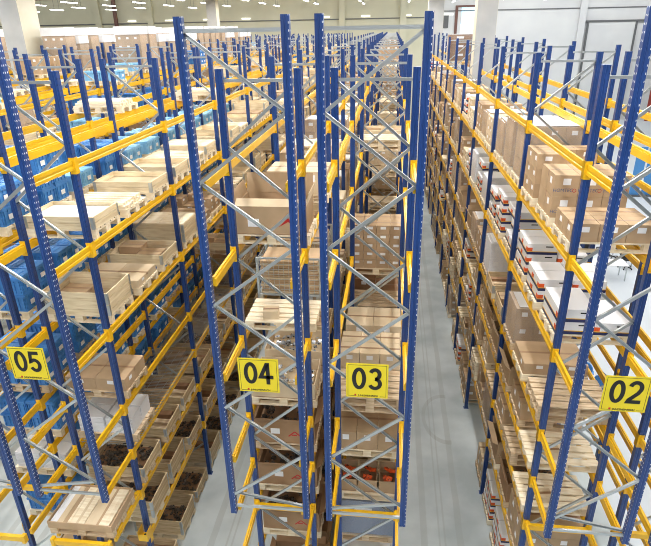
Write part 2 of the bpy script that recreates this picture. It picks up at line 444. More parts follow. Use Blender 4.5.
for k in (2, 3, 4, 5, 6):
    c = -.95-4.69*k
    addrow(cnt, c+.24, c+1.25, 1, '%s rack past 05' % ORD[cnt-5]); addrow(cnt+1, c-1.25, c-.24, -1, '%s rack past 05' % ORD[cnt-4]); cnt += 2
FX = {1: (3.88, 4.96), 2: (2.433, 3.50), 3: (-.757, .342), 4: (-2.235, -1.105), 5: (-5.458, -4.34), 6: (-6.93, -5.82)}   # the wider end frames
COLS = [(3.68, 25.3, .78, .8, 'right'), (-15.65, 23.9, .85, 1.3, 'left'), (3.25, 49.2, 1.2, .8, 'far right'), (-15.0, 49.2, .8, .8, 'far left')]
LVO = {(3, 2, 2): -4.78, (3, 2, 3): -6.1}
def lvz(row, b, l): return LVO.get((row, b, l), LV[l])
def hits_col(x0, x1, y0, y1):
    return any(x0 < cx+w/2+.05 and x1 > cx-w/2-.05 and y0 < cy+d/2+.05 and y1 > cy-d/2-.05 for cx, cy, w, d, _ in COLS)
def frame_seen(x, y):
    p = px((x, y, H-.5)); q = px((x, y, H-6))
    return any(a and -60 < a[0] < 711 for a in (p, q))
for n, R in ROWS.items():
    w = R['xr']-R['xl']; far_only = n >= 7
    R['w'] = w
    nb = NB if n != 1 else 8
    if n == 2: nb = 13
    for b in range(nb+1):
        y = Y1+BAY*b
        if y > YE: break
        if not frame_seen(R['xl'], y) and not frame_seen(R['xr'], y): continue
        if hits_col(R['xl']-.05, R['xr']+.05, y-.05, y+.05): continue
        lod = 0 if y < 15 and n < 7 else (1 if y < 32 else 2)
        first = 0 if n in (3, 5, 7, 9, 11) else 1
        place('rack_upright', 'rack upright', ('frame', round(w, 3), lod, first), f_frame(0, H-.44, w, first, lod), (R['xl'], y, 0),
              'blue upright frame with galvanised bracing, %s of %s' % (ORD[min(b+2, 20)], R['name']), 'blue upright frames of the pallet racks')
    if n in FX:
        first = 1 if n in (3, 5) else 0; fx0, fx1 = FX[n]
        place('rack_upright', 'rack upright', ('front', round(fx1-fx0, 3), first), f_frame(H-6.82, H+.14, fx1-fx0, first, 0, 'blue_punched', .8), (fx0, Y0, 0),
              'blue end frame with bright punched holes and hanging lower end, ' + R['name'], 'blue upright frames of the pallet racks', near=True)
    # beams
    for b in range(nb):
        y = Y1+BAY*b
        if y+BAY > YE+1: break
        lod = 0 if y < 15 else (1 if y < 32 else 2)
        for li in range(7):
            z = lvz(n, b+1, li)
            for s, x in ((-1, R['xl']), (1, R['xr'])):
                a = px((x, y, H+z)); c2 = px((x, y+BAY, H+z))
                if not any(q and -80 < q[0] < 731 and -50 < q[1] < 640 for q in (a, c2)): continue
                if hits_col(x-.05, x+.05, y, y+BAY): continue
                place('load_beam', 'beam', ('beam', BAY, s, lod), f_beam(BAY, s, lod), (x, y, H+z),
                      'yellow beam, %s level, %s full bay, %s, %s side' % (LVN[li], ORD[b+1], R['name'], 'left' if s < 0 else 'right'), 'yellow load beams')
    if R['front']:
        for li, z in enumerate(LV[:6]):
            for s, x in ((-1, R['xl']), (1, R['xr'])):
                L = Y1-Y0
                place('load_beam', 'beam', ('sbeam', s), f_beam(L, s, 0, True), (x, Y0, H+z),
                      'short yellow beam behind the end frame, %s level, %s, %s side' % (LVN[li], R['name'], 'left' if s < 0 else 'right'), 'yellow load beams', near=True)
        for y, t in ((Y1-.085, 'back'), (Y0-.1, 'front')):
            place('cross_beam', 'beam', ('cross', round(w, 3)), f_cross(w), (R['xl'], y, H-7.66 if y > 6.5 else H-7.66), 'yellow cross beam at the %s of the low end bay of %s' % (t, R['name']), 'yellow cross beams', near=True)

# ------------------------------------------------------------------ loads
SL = ['near', 'middle', 'far']
def where(n, b, s, l): return '%s slot, %s level, %s bay, %s' % (SL[s], LVN[l], ORD[b], ROWS[n]['name'])
CART = ((.38, .38, .3), (.55, .38, .34), (.38, .38, .42), (.55, .76, .3))
SX = .93                                  # load footprint across the rack, so that the beams stay in view
def load(row, b, s, l, t, **k):
    n0 = len(PL); _load(row, b, s, l, t, **k)
    R = ROWS[row]; m = (R['xl']+R['xr'])/2
    for p in PL[n0:]:
        p['sx'] = SX; p['loc'] = (m+(p['loc'][0]-m)*SX-.025*R['side'], p['loc'][1], p['loc'][2])
def _load(row, b, s, l, t, **k):
    """row n, full bay b (1 = behind the short end bay), slot s, level l, load type t"""
    n_ = row; R = ROWS[row]; xc = (R['xl']+R['xr'])/2; y = Y1+BAY*(b-1)+(.6, 1.65, 2.7)[s] + k.get('dy', random.uniform(-.04, .04)); xc += k.get('dx', random.uniform(-.03, .03))
    z = H+lvz(row, b, l) if l < 7 else 0.0
    if b == 0: y = 6.5; 
    W = where(row, b, s, l) if b else 'end bay pallet of ' + R['name']
    if hits_col(xc-.62, xc+.62, y-.45, y+.45): return
    a = px((xc, y, z+.5))
    if not a or not (-70 < a[0] < 721 and -40 < a[1] < 640): return
    rr = random.Random(row*7919+b*613+s*97+l*31)
    floorp = k.get('floor', True)
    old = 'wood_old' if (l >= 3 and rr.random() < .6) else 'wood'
    if t == 'none': return
    if t != 'cage':
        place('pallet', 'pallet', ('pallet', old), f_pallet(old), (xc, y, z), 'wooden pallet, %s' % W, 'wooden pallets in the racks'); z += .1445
    def sub(kind, cat, key, fn, off, lab, grp, rz=0):
        place(kind, cat, key, fn, (xc+off[0], y+off[1], z+off[2]), lab + ', ' + W, grp, rz)
    if t in ('c1', 'c2'):
        nc = 1 if t == 'c1' else 2; c = k.get('c', 'brown')
        for i in range(nc):
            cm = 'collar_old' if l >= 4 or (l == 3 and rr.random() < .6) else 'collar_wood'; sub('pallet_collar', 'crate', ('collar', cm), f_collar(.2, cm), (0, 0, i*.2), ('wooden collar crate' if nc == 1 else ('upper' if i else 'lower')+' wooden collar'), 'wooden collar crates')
        top = nc*.2
        if c == 'white': sub('foam_sheet', 'sheet', ('foam',), f_sheet(1.13, .73, .03, 'foam'), (0, 0, top-.09), 'white foam sheet in crate', 'white sheets in crates')
        elif c == 'pale': sub('cardboard_sheet', 'sheet', ('csheet', 'pale'), f_sheet(1.13, .73, .03, 'card_pale'), (0, 0, top-.13), 'pale cardboard sheet in crate', 'sheets in crates')
        elif c == 'closed':
            for i in (-1, 1): sub('wooden_lid', 'lid', ('wlid',), f_sheet(.59, .79, .018, 'wood'), (i*.299, 0, top), '%s half of crate lid' % ('left' if i < 0 else 'right'), 'wooden crate lids')
        elif c == 'brown':
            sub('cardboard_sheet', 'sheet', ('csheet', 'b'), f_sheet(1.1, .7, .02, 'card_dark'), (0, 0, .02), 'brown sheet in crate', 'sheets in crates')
            hh = min(.16, top-.05)
            for i, (ox, oy) in enumerate(((-.3, .17), (.28, -.17))):
                sub('carton', 'carton', ('carton', .5, .34, round(hh, 2), 'card'), f_carton(.5, .34, hh, 'card', False), (ox, oy, .045), 'brown carton in crate, %s' % ('far left' if i == 0 else 'near right'), 'brown cartons')
        elif c == 'dark':
            sd = rr.randrange(3)
            sub('metal_parts', 'parts', ('heap', 1, sd), f_heap(1.0, .62, .07, 'dark_parts', 110, sd), (0, 0, .03), 'dark metal parts in crate', 'loose parts')
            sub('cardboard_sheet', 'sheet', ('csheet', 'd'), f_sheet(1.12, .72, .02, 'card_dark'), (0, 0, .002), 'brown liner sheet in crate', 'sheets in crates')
        elif c == 'boards': sub('timber_boards', 'boards', ('planksin',), lambda: one('b', MB().box(-.56, .56, -.3, -.2, 0, .08, 'wood_old').box(-.56, .56, -.1, .02, 0, .08, 'wood_old').box(-.56, .5, .12, .26, 0, .1, 'card_dark')), (0, 0, .03), 'boards lying in the crate', 'boards')
    elif t == 'cartons':
        nx, ny, nz, h = k.get('g', (3, 2, 2, .3)); m = k.get('m', 'card'); dx, dy = 1.16/nx, .78/ny
        for q in range(nz):
            for i in range(nx):
                for j in range(ny):
                    if q == nz-1 and nz > 1 and rr.random() < k.get('gap', .15): continue
                    vx = ('left', 'right') if nx == 2 else ('left', 'mid', 'right', 'end')
                    place('carton', 'carton', ('carton', round(dx, 3), round(dy, 3), h, m, bool(k.get('word'))), f_carton(dx-.008, dy-.008, h-.003, m, word=k.get('word', False)), (xc-.58+(i+.5)*dx, y-.39+(j+.5)*dy, z+q*h),
                          '%s carton, %s tier, %s %s, %s' % ('pale' if m == 'card_pale' else 'brown', ORD[q+1], 'front' if j == 0 else ('rear' if j == ny-1 else 'centre'), (vx[i] if nx > 1 else 'single'), W), 'brown cartons')
    elif t == 'wrapped':
        g = k.get('g', (3, 2, 3, .28)); m = k.get('m', 'card')
        sub('wrapped_load', 'wrapped cartons', ('wrap', g, m), f_wrapped(*g, m), (0, 0, .02), 'film wrapped brown cartons', 'film wrapped carton loads')
    elif t == 'whites':
        nx, ny, nz = k.get('g', (2, 2, 3)); dx, dy = 1.16/nx, .78/ny
        for q in range(nz):
            for i in range(nx):
                for j in range(ny):
                    if q and rr.random() < .22: break
                    place('white_box', 'box', ('white', round(dx, 3), round(dy, 3)), f_white(dx-.03, dy-.02, .2), (xc-.58+(i+.5)*dx+rr.uniform(-.01, .01), y-.39+(j+.5)*dy, z+q*.2), 'white box, %s tier, %s %s, %s' % (ORD[q+1], 'front' if j == 0 else 'rear', 'left' if i == 0 else 'right', W), 'white boxes with blue foot bands', rz=0)
    elif t == 'pallets':
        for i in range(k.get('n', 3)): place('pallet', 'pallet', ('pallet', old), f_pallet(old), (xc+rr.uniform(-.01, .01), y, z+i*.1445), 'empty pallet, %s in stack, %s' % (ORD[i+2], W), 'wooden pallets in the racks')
    elif t == 'crates':
        for q in range(k.get('n', 2)):
            for i in (0, 1):
                for j in (0, 1):
                    m = k.get('m', 'plastic_blue')
                    place('plastic_crate', 'crate', ('crate', m), f_crate(m), (xc-.3+i*.6, y-.2+j*.4, z+q*.302), 'blue crate, %s tier, %s %s, %s' % (ORD[q+1], 'front' if j == 0 else 'rear', 'left' if i == 0 else 'right', W), 'blue plastic crates')
    elif t == 'open':
        h = k.get('h', .4); m = k.get('m', 'card'); pm = k.get('pm', 'dark_parts')
        sub('open_carton', 'carton', ('open', h, m), f_open(1.14, .76, h, m, flap=k.get('flap', .14)), (0, 0, 0), 'large open brown carton', 'open cartons')
        if pm: sd = rr.randrange(3); sub('metal_parts', 'parts', ('heap2', pm, sd), f_heap(.95, .6, .12, pm, 60, sd), (0, 0, h-.2), ('silver' if pm[0] == 's' else 'dark')+' metal parts in carton', 'loose parts'); sub('packing_sheet', 'sheet', ('pks', pm), f_sheet(1.1, .72, .01, 'card_pale' if pm[0] == 's' else 'card_dark'), (0, 0, h-.22), 'card layer under metal parts', 'sheets in crates')
    elif t == 'bigopen': sub('open_carton', 'carton', ('bigopen',), f_bigopen, (0, 0, 0), 'huge open carton with red roof mark', 'open cartons')
    elif t == 'cage':
        place('wire_cage', 'cage', ('cage',), f_cage, (xc, y, z), 'galvanised wire mesh cage, %s' % W, 'wire mesh cages')
        place('flat_cartons', 'cartons', ('flats',), lambda: one('f', sum_flats()), (xc, y, z+.105), 'flat cartons in wire cage, %s' % W, 'folded carton stacks')
    elif t == 'opens':
        for i in range(3):
            place('open_carton', 'carton', ('open_s',), f_open(.35, .5, .26, 'card', flap=0), (xc-.39+.385*i, y-.1, z), 'small open carton, %s of three, %s' % (ORD[i+1], W), 'open cartons')
            place('metal_parts', 'parts', ('heap_o',), f_heap(.22, .36, .06, 'orange', 14, 4), (xc-.39+.385*i, y-.1, z+.14), 'orange capped parts, carton %s of three, %s' % (ORD[i+1], W), 'loose parts')
    elif t == 'tray':
        sub('cardboard_tray', 'tray', ('tray',), f_tray, (0, 0, 0), 'shallow cardboard tray', 'cardboard trays'); sub('timber_boards', 'boards', ('profiles',), f_profiles, (0, 0, .014), 'pale boards side by side', 'boards')
    elif t == 'planks': sub('timber_boards', 'boards', ('planks',), f_planks, (0, 0, 0), 'layered pale timber boards', 'boards')
    elif t == 'smallbox':
        place('carton', 'carton', ('carton', .26, .2, .14, 'card_pale'), f_carton(.26, .2, .14, 'card_pale', False), (xc-.18, y-.22, z), 'small pale carton on bare pallet, '+W, 'brown cartons', rz=.12)
    elif t == 'whitestack':
        for i in range(2):
            for j in range(2): place('paper_stack', 'stack', ('pst',), lambda: one('stack', stackmb()), (xc-.29+i*.56, y-.19+j*.38, z), 'white flat packs, %s %s, %s' % ('front' if j == 0 else 'rear', 'left' if i == 0 else 'right', W), 'stacks of white flat packs')
def sum_flats():
    b = MB()
    for k in range(14): z = k*.043; e = .01*((k*7) % 3); b.box(-.54+e, .54-e, -.35, .34-e, z, z+.036, 'card' if k % 3 else 'card_pale')
    return b
def stackmb():
    b = MB()
    for k in range(11): e = .004*((k*5) % 3); b.box(-.26, .26, -.18+e, .18-e, k*.03, k*.03+.026, 'white')
    return b

# --- hand placed near loads ------------------------------------------------
SP = {}
def S(n, b, l, *ts):
    for s, t in enumerate(ts): SP[(n, b, s, l)] = t if isinstance(t, tuple) else (t, {})
c1w = ('c1', {'c': 'white'}); c1b = ('c1', {'c': 'brown'}); c2b = ('c2', {'c': 'brown'}); c1p = ('c1', {'c': 'pale'}); c2c = ('c2', {'c': 'closed'}); c1c = ('c1', {'c': 'closed'}); c1d = ('c1', {'c': 'dark'}); c2d = ('c2', {'c': 'dark'}); c1t = ('c1', {'c': 'boards'}); c2t = ('c2', {'c': 'boards'})
openS = ('open', {'h': .3, 'm': 'card_pale', 'pm': 'silver_parts', 'flap': 0}); openD = ('open', {'h': .42, 'm': 'card_mid'}); openE = 'bigopen'
blue = ('crates', {'n': 2}); blue3 = ('crates', {'n': 3}); pale = ('crates', {'n': 1, 'm': 'plastic_pale'})
P1 = ('pallets', {'n': 1}); P3 = ('pallets', {'n': 3}); E_ = 'empty'
# rack 05
for n in (5,):
    S(n, 1, 0, 'none', 'none', 'none'); S(n, 2, 0, 'none', 'none', 'none')
    S(n, 1, 1, c1w, 'planks', c1p); S(n, 2, 1, c1p, P1, c1c); S(n, 3, 1, c1p, c1p, P1)
    S(n, 1, 2, c2b, ('cartons', {'g': (2, 1, 1, .14), 'm': 'card_pale'}), c1b); S(n, 2, 2, c2c, ('cartons', {'g': (2, 2, 1, .2)}), ('cartons', {'g': (3, 2, 2, .18), 'm': 'card'})); S(n, 3, 2, c1b, P1, c1p)
    S(n, 1, 3, ('cartons', {'g': (2, 1, 2, .24), 'gap': .3}), 'none', 'none'); S(n, 2, 3, 'none', 'none', 'none'); S(n, 3, 3, c1b, 'none', c1b)
    S(n, 1, 4, 'whitestack', 'none', 'none'); S(n, 2, 4, 'none', 'none', 'none'); S(n, 3, 4, 'none', c1b, c1t)
    S(n, 1, 5, c1d, c1t, c1t); S(n, 2, 5, c1b, c1d, c1t)
    S(n, 1, 6, c2d, c2t, c1d); S(n, 2, 6, c1t, c1d, c1b)
    S(n, 1, 7, c1b, c2d, c1d); S(n, 2, 7, c2t, c1d, c1d)
# rack 06 behind it: blue crates
for b in (1, 2, 3, 4):
    S(6, b, 0, 'none', 'none', 'none')
    S(6, b, 1, blue if b < 3 else pale, blue3 if b < 2 else pale, pale)
    S(6, b, 2, blue, blue, blue); S(6, b, 3, blue, blue, 'none'); S(6, b, 4, blue, blue, blue); S(6, b, 5, 'whitestack' if b == 1 else blue, blue, c1b)
    S(6, b, 6, blue, 'none', blue)
S(6, 2, 0, 'none', 'planks', 'none')
# rack 04
S(4, 1, 0, 'none', 'none', 'none'); S(4, 2, 0, 'none', 'none', 'none'); S(4, 3, 0, 'none', 'none', 'none')
S(4, 1, 1, openE, 'none', ('cartons', {'g': (2, 1, 1, .42), 'm': 'card_pale'})); S(4, 2, 1, ('cartons', {'g': (3, 2, 2, .25)}), P3, c1b)
S(4, 1, 2, 'smallbox', 'cage', 'cage'); S(4, 2, 2, c1b, c1b, c2c)
S(4, 1, 3, openS, openS, c1b); S(4, 1, 4, openD, openD, c1d); S(4, 1, 5, openD, openD, c1d); S(4, 1, 6, openD, c1d, c2d); S(4, 1, 7, openD, openD, openD)
# rack 03
for b in (1, 2, 3, 4): S(3, b, 0, 'none', 'none', 'none')
S(3, 1, 1, 'none', 'none', 'none'); S(3, 2, 1, 'none', 'none', 'none'); S(3, 3, 1, P1, c1b, 'none')
S(3, 1, 2, 'none', 'none', 'none'); S(3, 2, 2, ('cartons', {'g': (4, 2, 5, .19), 'm': 'card', 'gap': 0}), c1b, c1b)
S(3, 1, 3, ('pallets', {'n': 1}), ('cartons', {'g': (3, 2, 1, .3), 'm': 'card_pale', 'gap': 0}), ('cartons', {'g': (2, 1, 1, .3), 'm': 'card_pale'})); S(3, 2, 3, P3, ('cartons', {'g': (2, 1, 2, .3), 'm': 'card_dark'}), c1b)
S(3, 1, 4, ('cartons', {'g': (3, 1, 1, .36), 'm': 'card', 'gap': 0}), 'planks', c1c); S(3, 1, 5, ('opens', {}), ('cartons', {'g': (2, 1, 2, .3)}), c1b)
S(3, 1, 6, ('wrapped', {'g': (1, 1, 1, .8), 'm': 'grey_blue'}), P1, c1b); S(3, 1, 7, ('wrapped', {'g': (1, 1, 1, .8), 'm': 'white'}), ('wrapped', {'g': (2, 2, 2, .4)}), 'none')
# rack 02
wr = lambda a=3, h=.3, m='card': ('wrapped', {'g': (3, 2, a, h), 'm': m})
S(2, 1, 0, 'none', 'none', 'none'); S(2, 2, 0, 'none', 'none', 'none'); S(2, 3, 0, 'none', 'none', 'none'); S(2, 7, 0, ('wrapped', {'g': (1, 1, 3, .36), 'm': 'card_dark'}), 'none', 'none')
S(2, 1, 1, ('cartons', {'g': (3, 2, 1, .26), 'm': 'card', 'gap': 0}), ('cartons', {'g': (3, 1, 2, .33), 'm': 'card', 'gap': 0, 'word': True}), ('cartons', {'g': (3, 2, 3, .25), 'm': 'card', 'gap': .3}))
S(2, 2, 1, wr(3, .32), wr(3, .3), wr(2, .36)); S(2, 3, 1, ('cartons', {'g': (3, 2, 3, .22), 'm': 'card_pale', 'gap': .3}), wr(2, .3), ('cartons', {'g': (2, 2, 3, .24), 'gap': .2}))
S(2, 1, 2, ('whites', {'g': (2, 1, 2)}), ('whites', {'g': (2, 2, 2)}), ('whites', {'g': (2, 2, 3)})); S(2, 2, 2, ('whites', {'g': (2, 2, 4)}), ('whites', {'g': (2, 2, 4)}), ('whites', {'g': (2, 2, 3)})); S(2, 3, 2, wr(2, .3, 'white'), ('whites', {'g': (2, 2, 4)}), wr(2, .4, 'white'))
S(2, 1, 3, ('pallets', {'n': 1}), ('cartons', {'g': (2, 1, 1, .22), 'm': 'card'}), wr(2, .36)); S(2, 2, 3, c1b, c1t, wr(2, .4, 'white'))
S(2, 1, 4, 'smallbox', ('cartons', {'g': (3, 2, 1, .36), 'gap': .4}), ('open', {'h': .36, 'pm': None})); S(2, 1, 5, 'smallbox', ('pallets', {'n': 1}), ('cartons', {'g': (3, 2, 1, .36), 'gap': .4}))
S(2, 1, 6, ('cartons', {'g': (2, 2, 2, .34), 'gap': 0}), openD, ('open', {'h': .5, 'pm': None})); S(2, 1, 7, openD, ('whites', {'g': (2, 2, 4)}), ('whites', {'g': (2, 2, 4)}))
# rack 01: almost empty
for b in range(1, 9):
    for l in range(8): S(1, b, l, 'none', 'none', 'none')
SP[(1, 1, 0, 1)] = ('empty', {}); SP[(1, 1, 0, 4)] = ('empty', {})

GEN = {  # weighted random loads for everything further back
 2: ['cartons', 'cartons', wr(3), wr(2, .32), ('whites', {'g': (2, 2, 3)}), c1b, P3, ('open', {'h': .4}), 'empty', ('cartons', {'g': (2, 2, 2, .3), 'm': 'card_pale'})],
 3: [c1b, P3, 'cartons', c2c, 'cage', P1, wr(2), ('open', {'h': .4}), ('cartons', {'g': (3, 2, 2, .22), 'm': 'card_pale'}), 'empty'],
 5: [c1b, c1t, c1d, c2b, c1p, c2c, ('cartons', {'g': (2, 2, 1, .2)}), 'empty', 'planks'],
 7: ['none', c1b, 'cartons', wr(3), blue, 'empty', pale, c2c]}
RG = random.Random(11)
for n, R in ROWS.items():
    if n == 1: continue
    for b in range(1, 17):
        if n == 2 and b > 12: break
        y = Y1+BAY*(b-1)
        if y > YE-3: break
        for l in range(8):
            if n >= 7 and l > 3: continue
            if n not in (2, 3) and b > 9 and l > 3: continue
            for s in range(3):
                t = SP.get((n, b, s, l))
                if t is None and n == 3 and ((l == 1 and b < 10) or (l == 2 and b < 9 and RG.random() < .6)): continue
                if t is None:
                    pool = GEN[{2: 2, 3: 3, 4: 3, 5: 5, 6: 5}.get(n, 7)]
                    t = RG.choice(pool); t = t if isinstance(t, tuple) else (t, {})
                    if l == 0:
                        if n >= 8 and 22 < y < 42: t = wr(RG.choice((4, 5)), .33)
                        elif RG.random() < (.9 if n < 7 else .72): continue
                    elif RG.random() < .08: continue
                load(n, b, s, l, t[0], **t[1])
# end-bay pallets (b = 0) on the low level
load(5, 0, 0, 5, 'tray', dy=0, dx=0)


# ------------------------------------------------------------------ decide what shows largest
def world(key, loc, rz, sx=1):
    parts = PROTO[key]['parts']; out = []
    ca, sa = math.cos(rz), math.sin(rz)
    for nme, mb, off in parts:
        a = np.array(mb.v, float)
        if off is not None: a = a+np.array([off[0], off[1], 0])
        a = a*np.array([sx, 1, 1])
        a = a @ np.array([[ca, sa, 0], [-sa, ca, 0], [0, 0, 1]])+np.array(loc); out.append((a, mb))
    return out
verts = []; polys = []; owner = []; nv = 0
for i, p in enumerate(PL):
    for a, mb in world(p['key'], p['loc'], p['rz'], p.get('sx', 1)):
        if mb.mats == ['film']: continue
        verts.append(a); polys += [tuple(nv+k for k in f) for f in mb.f]; owner += [i]*len(mb.f); nv += len(a)
allv = np.concatenate(verts); bvh = BVHTree.FromPolygons([tuple(v) for v in allv], polys)
hits = np.zeros(len(PL), int)
for yy in range(1, 546, 2):
    for xx in range(1, 651, 2):
        d = (fw + rt*((xx-325.5)/FPX) - up*((yy-273)/FPX)).normalized()
        r = bvh.ray_cast(CAM, d)
        if r[2] is not None: hits[owner[r[2]]] += 1
del allv, verts, polys, bvh, owner
bykind = {}
for i, p in enumerate(PL): bykind.setdefault(p['kind'], []).append(i)
LIM = 300
chosen = set()
for kd, ids in bykind.items():
    ids.sort(key=lambda i: -hits[i]-(1e6 if PL[i]['near'] else 0))
    print('KIND', kd, len(ids), 'seen', sum(hits[i] > 0 for i in ids))
    keep = ids[:LIM] if sum(hits[i] > 0 for i in ids) > LIM else [i for i in ids if hits[i] > 0]
    chosen |= set(keep)
STUFF_LABEL = {'rack_upright': 'remaining blue upright frames far down the racks', 'load_beam': 'remaining yellow beams deep in the racks', 'pallet': 'remaining wooden pallets deep in the racks',
 'carton': 'remaining brown cartons deep in the racks'}
def near_meshes(key):
    P = PROTO[key]
    if P['near'] is None:
        P['near'] = []
        cache = {}
        for nme, mb, off in P['parts']:
            k = (nme, len(mb.v), mb.v[0], mb.v[-1])
            if k not in cache: cache[k] = mb.mesh(nme)
            P['near'].append((nme, cache[k], off))
    return P['near']
def far_mesh(key):
    P = PROTO[key]
    if P['far'] is None:
        b = MB()
        for nme, mb, off in P['parts']:
            if off is not None: mb2 = MB(); mb2.add(mb); mb = shift(mb2, off[0])
            b.add(mb)
        P['far'] = b.mesh(key[0] if isinstance(key[0], str) else 'far')
    return P['far']
for i in sorted(chosen):
    p = PL[i]; parts = PROTO[p['key']]['parts']
    small = hits[i] < 12 and not p['near'] and p['kind'] not in ('rack_upright',)
    if p['kind'] == 'rack_upright' and hits[i] < 6: small = True
    if len(parts) == 1 or small:
        o = link(p['kind'], far_mesh(p['key']), None, p['loc'], p['rz'])
    else:
        o = link(p['kind'], None, None, p['loc'], p['rz']); o.empty_display_size = .2
        for nme, me, off in near_meshes(p['key']):
            link(nme, me, o, (off[0], off[1], 0) if off is not None else None)
    o.scale = (p.get('sx', 1), 1, 1)
    tag(o, p['label'], p['cat'], p['group'], 'stuff' if p['kind'] == 'metal_parts' else 'thing')
for kd, ids in bykind.items():
    rest = [i for i in ids if i not in chosen]
    seen = sum(hits[i] > 0 for i in ids)
    if not rest or seen <= LIM and kd not in ('load_beam', 'pallet', 'carton', 'rack_upright'): continue
    mats = []; V = []; F = []; MI = []; nv = 0
    for i in rest:
        p = PL[i]
        for a, mb in world(p['key'], p['loc'], p['rz'], p.get('sx', 1)):
            mp = []
            for n_ in mb.mats:
                if n_ in ('blue_slots', 'blue_punched'): n_ = 'blue'
                if n_ not in mats: mats.append(n_)
                mp.append(mats.index(n_))
            V.append(a); F += [tuple(nv+k for k in f) for f in mb.f]; MI += [mp[k] for k in mb.m]; nv += len(a)
    me = bpy.data.meshes.new(kd); me.from_pydata(np.concatenate(V).tolist(), [], F)
    for n_ in mats: me.materials.append(MATS[n_])
    me.polygons.foreach_set('material_index', MI)
    o = link(kd, me); tag(o, STUFF_LABEL.get(kd, 'remaining %s deep in the racks' % kd.replace('_', ' ')), PL[ids[0]]['cat'], None, 'stuff')

# wire decking of rack 05
for b in (1, 2, 3):
    y = Y1+BAY*(b-1)
    o = link('wire_deck', f_wiredeck(1.1, BAY-.1)()[0][1].mesh('wire_deck'), None, (ROWS[5]['xl']+.01, y+.05, H+LV[4]+.006))
    tag(o, 'galvanised wire shelf decking, fifth level, %s bay, rack 05' % ORD[b], 'wire deck', 'wire decks in rack 05')

b_ = MB(); b_.box(-.06, .12, -.1, .09, -.1, -.092, 'yellow').box(-.06, -.05, -.1, .09, -.092, .12, 'yellow').box(.11, .12, -.1, .09, -.092, .12, 'yellow').box(-.05, .11, -.1, -.092, -.092, .06, 'yellow')
b_.cyl((.03, -.0), .035, -.092, -.05, 'black', 12)
o = link('post_bracket', b_.mesh('post_bracket'), None, (ROWS[5]['xr'], Y1-.16, H-8.55)); tag(o, 'yellow steel bracket at the low right post of rack 05', 'bracket')
# ------------------------------------------------------------------ signs
def digit(ch):
    H_, W_, T = .34, .185, .052            # height, width, stroke
    def arc(cx, cy, rx, ry, a0, a1, n=14): return [(cx+rx*math.cos(math.radians(a0+(a1-a0)*k/n)), cy+ry*math.sin(math.radians(a0+(a1-a0)*k/n))) for k in range(n+1)]
    w, h = W_/2-T/2, H_/2-T/2
    if ch == '0': L = [arc(0, 0, w, h, 0, 360, 32)]
    if ch == '4': L = [[(w*.35, -h-T/2), (w*.35, h), (w*.15, h), (-w-.01, -h*.38), (w+.03, -h*.38)]]
    if ch == '3': L = [arc(-.002, h*.5, w*.88, h*.5, 160, -90), arc(-.002, -h*.5, w, h*.5, 90, -160)]
    if ch == '2': L = [arc(0, h*.45, w, h*.55, 165, -25)+[(w*.55, -h*.1), (-w*.85, -h*.8), (-w, -h), (w+.02, -h)]]
    if ch == '5': L = [[(w+.01, h), (-w*.65, h), (-w*.9, h*.02)]+arc(-.005, -h*.38, w, h*.6, 135, -155)]
    b = MB(); i = b.mi('black')
    for P in L:
        P = [Vector((*p, 0)) for p in P]; Q = []; closed = (P[0]-P[-1]).length < 1e-4
        for k, p in enumerate(P):
            a = P[k-1] if k else (P[-2] if closed else None); c = P[k+1] if k < len(P)-1 else (P[1] if closed else None)
            d1 = (p-a).normalized() if a else (c-p).normalized(); d2 = (c-p).normalized() if c else d1
            n = Vector((-d1.y-d2.y, d1.x+d2.x, 0)).normalized(); m_ = 1/max(.55, n.dot(Vector((-d1.y, d1.x, 0))))
            Q.append((p+n*T/2*m_, p-n*T/2*m_))
        for k in range(len(Q)-1):
            o_ = len(b.v)
            for z in (0, .002): b.v += [(v.x, v.y, z) for v in (Q[k][0], Q[k][1], Q[k+1][1], Q[k+1][0])]
            for f in ((0, 1, 2, 3), (4, 5, 6, 7), (0, 4, 7, 3), (1, 2, 6, 5)): b.f.append(tuple(o_+x for x in f)); b.m.append(i)
    return b.mesh('numeral')
def sign(num, xc, w=.55):
    o = link('rack_sign', None, None, (xc, Y0-.062, H-4.23))
    plate = MB().box(-w/2, w/2, 0, .004, -.265, .265, 'sign_yellow')
    link('plate', plate.mesh('plate'), o)
    bd = MB(); e = .022; t = .005; W_, H_ = w/2-e, .265-e
    bd.box(-W_, W_, -.0015, 0, H_-t, H_, 'black').box(-W_, W_, -.0015, 0, -H_, -H_+t, 'black').box(-W_, -W_+t, -.0015, 0, -H_+t, H_-t, 'black').box(W_-t, W_, -.0015, 0, -H_+t, H_-t, 'black')
    link('border_line', bd.mesh('border_line'), o)
    for q, ch in enumerate(num): t_ = link('numeral', digit(ch), o, (-.105+q*.21, -.0025, .035)); t_.rotation_euler = (math.pi/2, 0, 0)
    me = text_mesh('JUNGHEINRICH', .038, 'black', .0008, .0008); t_ = link('lettering', me, o, (.015, -.003, -.232)); t_.rotation_euler = (math.pi/2, 0, 0)
    pad = MB().box(-.14, .17, -.0018, 0, -.25, -.215, 'sign_yellow'); link('maker_strip', pad.mesh('maker_strip'), o)
    link('logo_mark', MB().box(-.165, -.14, -.003, 0, -.235, -.212, 'red').mesh('logo_mark'), o)
    tag(o, 'yellow rack sign reading %s in black numerals' % num, 'sign', 'yellow numbered rack signs')
for num, xc in (('05', -4.965), ('04', -1.665), ('03', -.215), ('02', 3.0)): sign(num, xc)

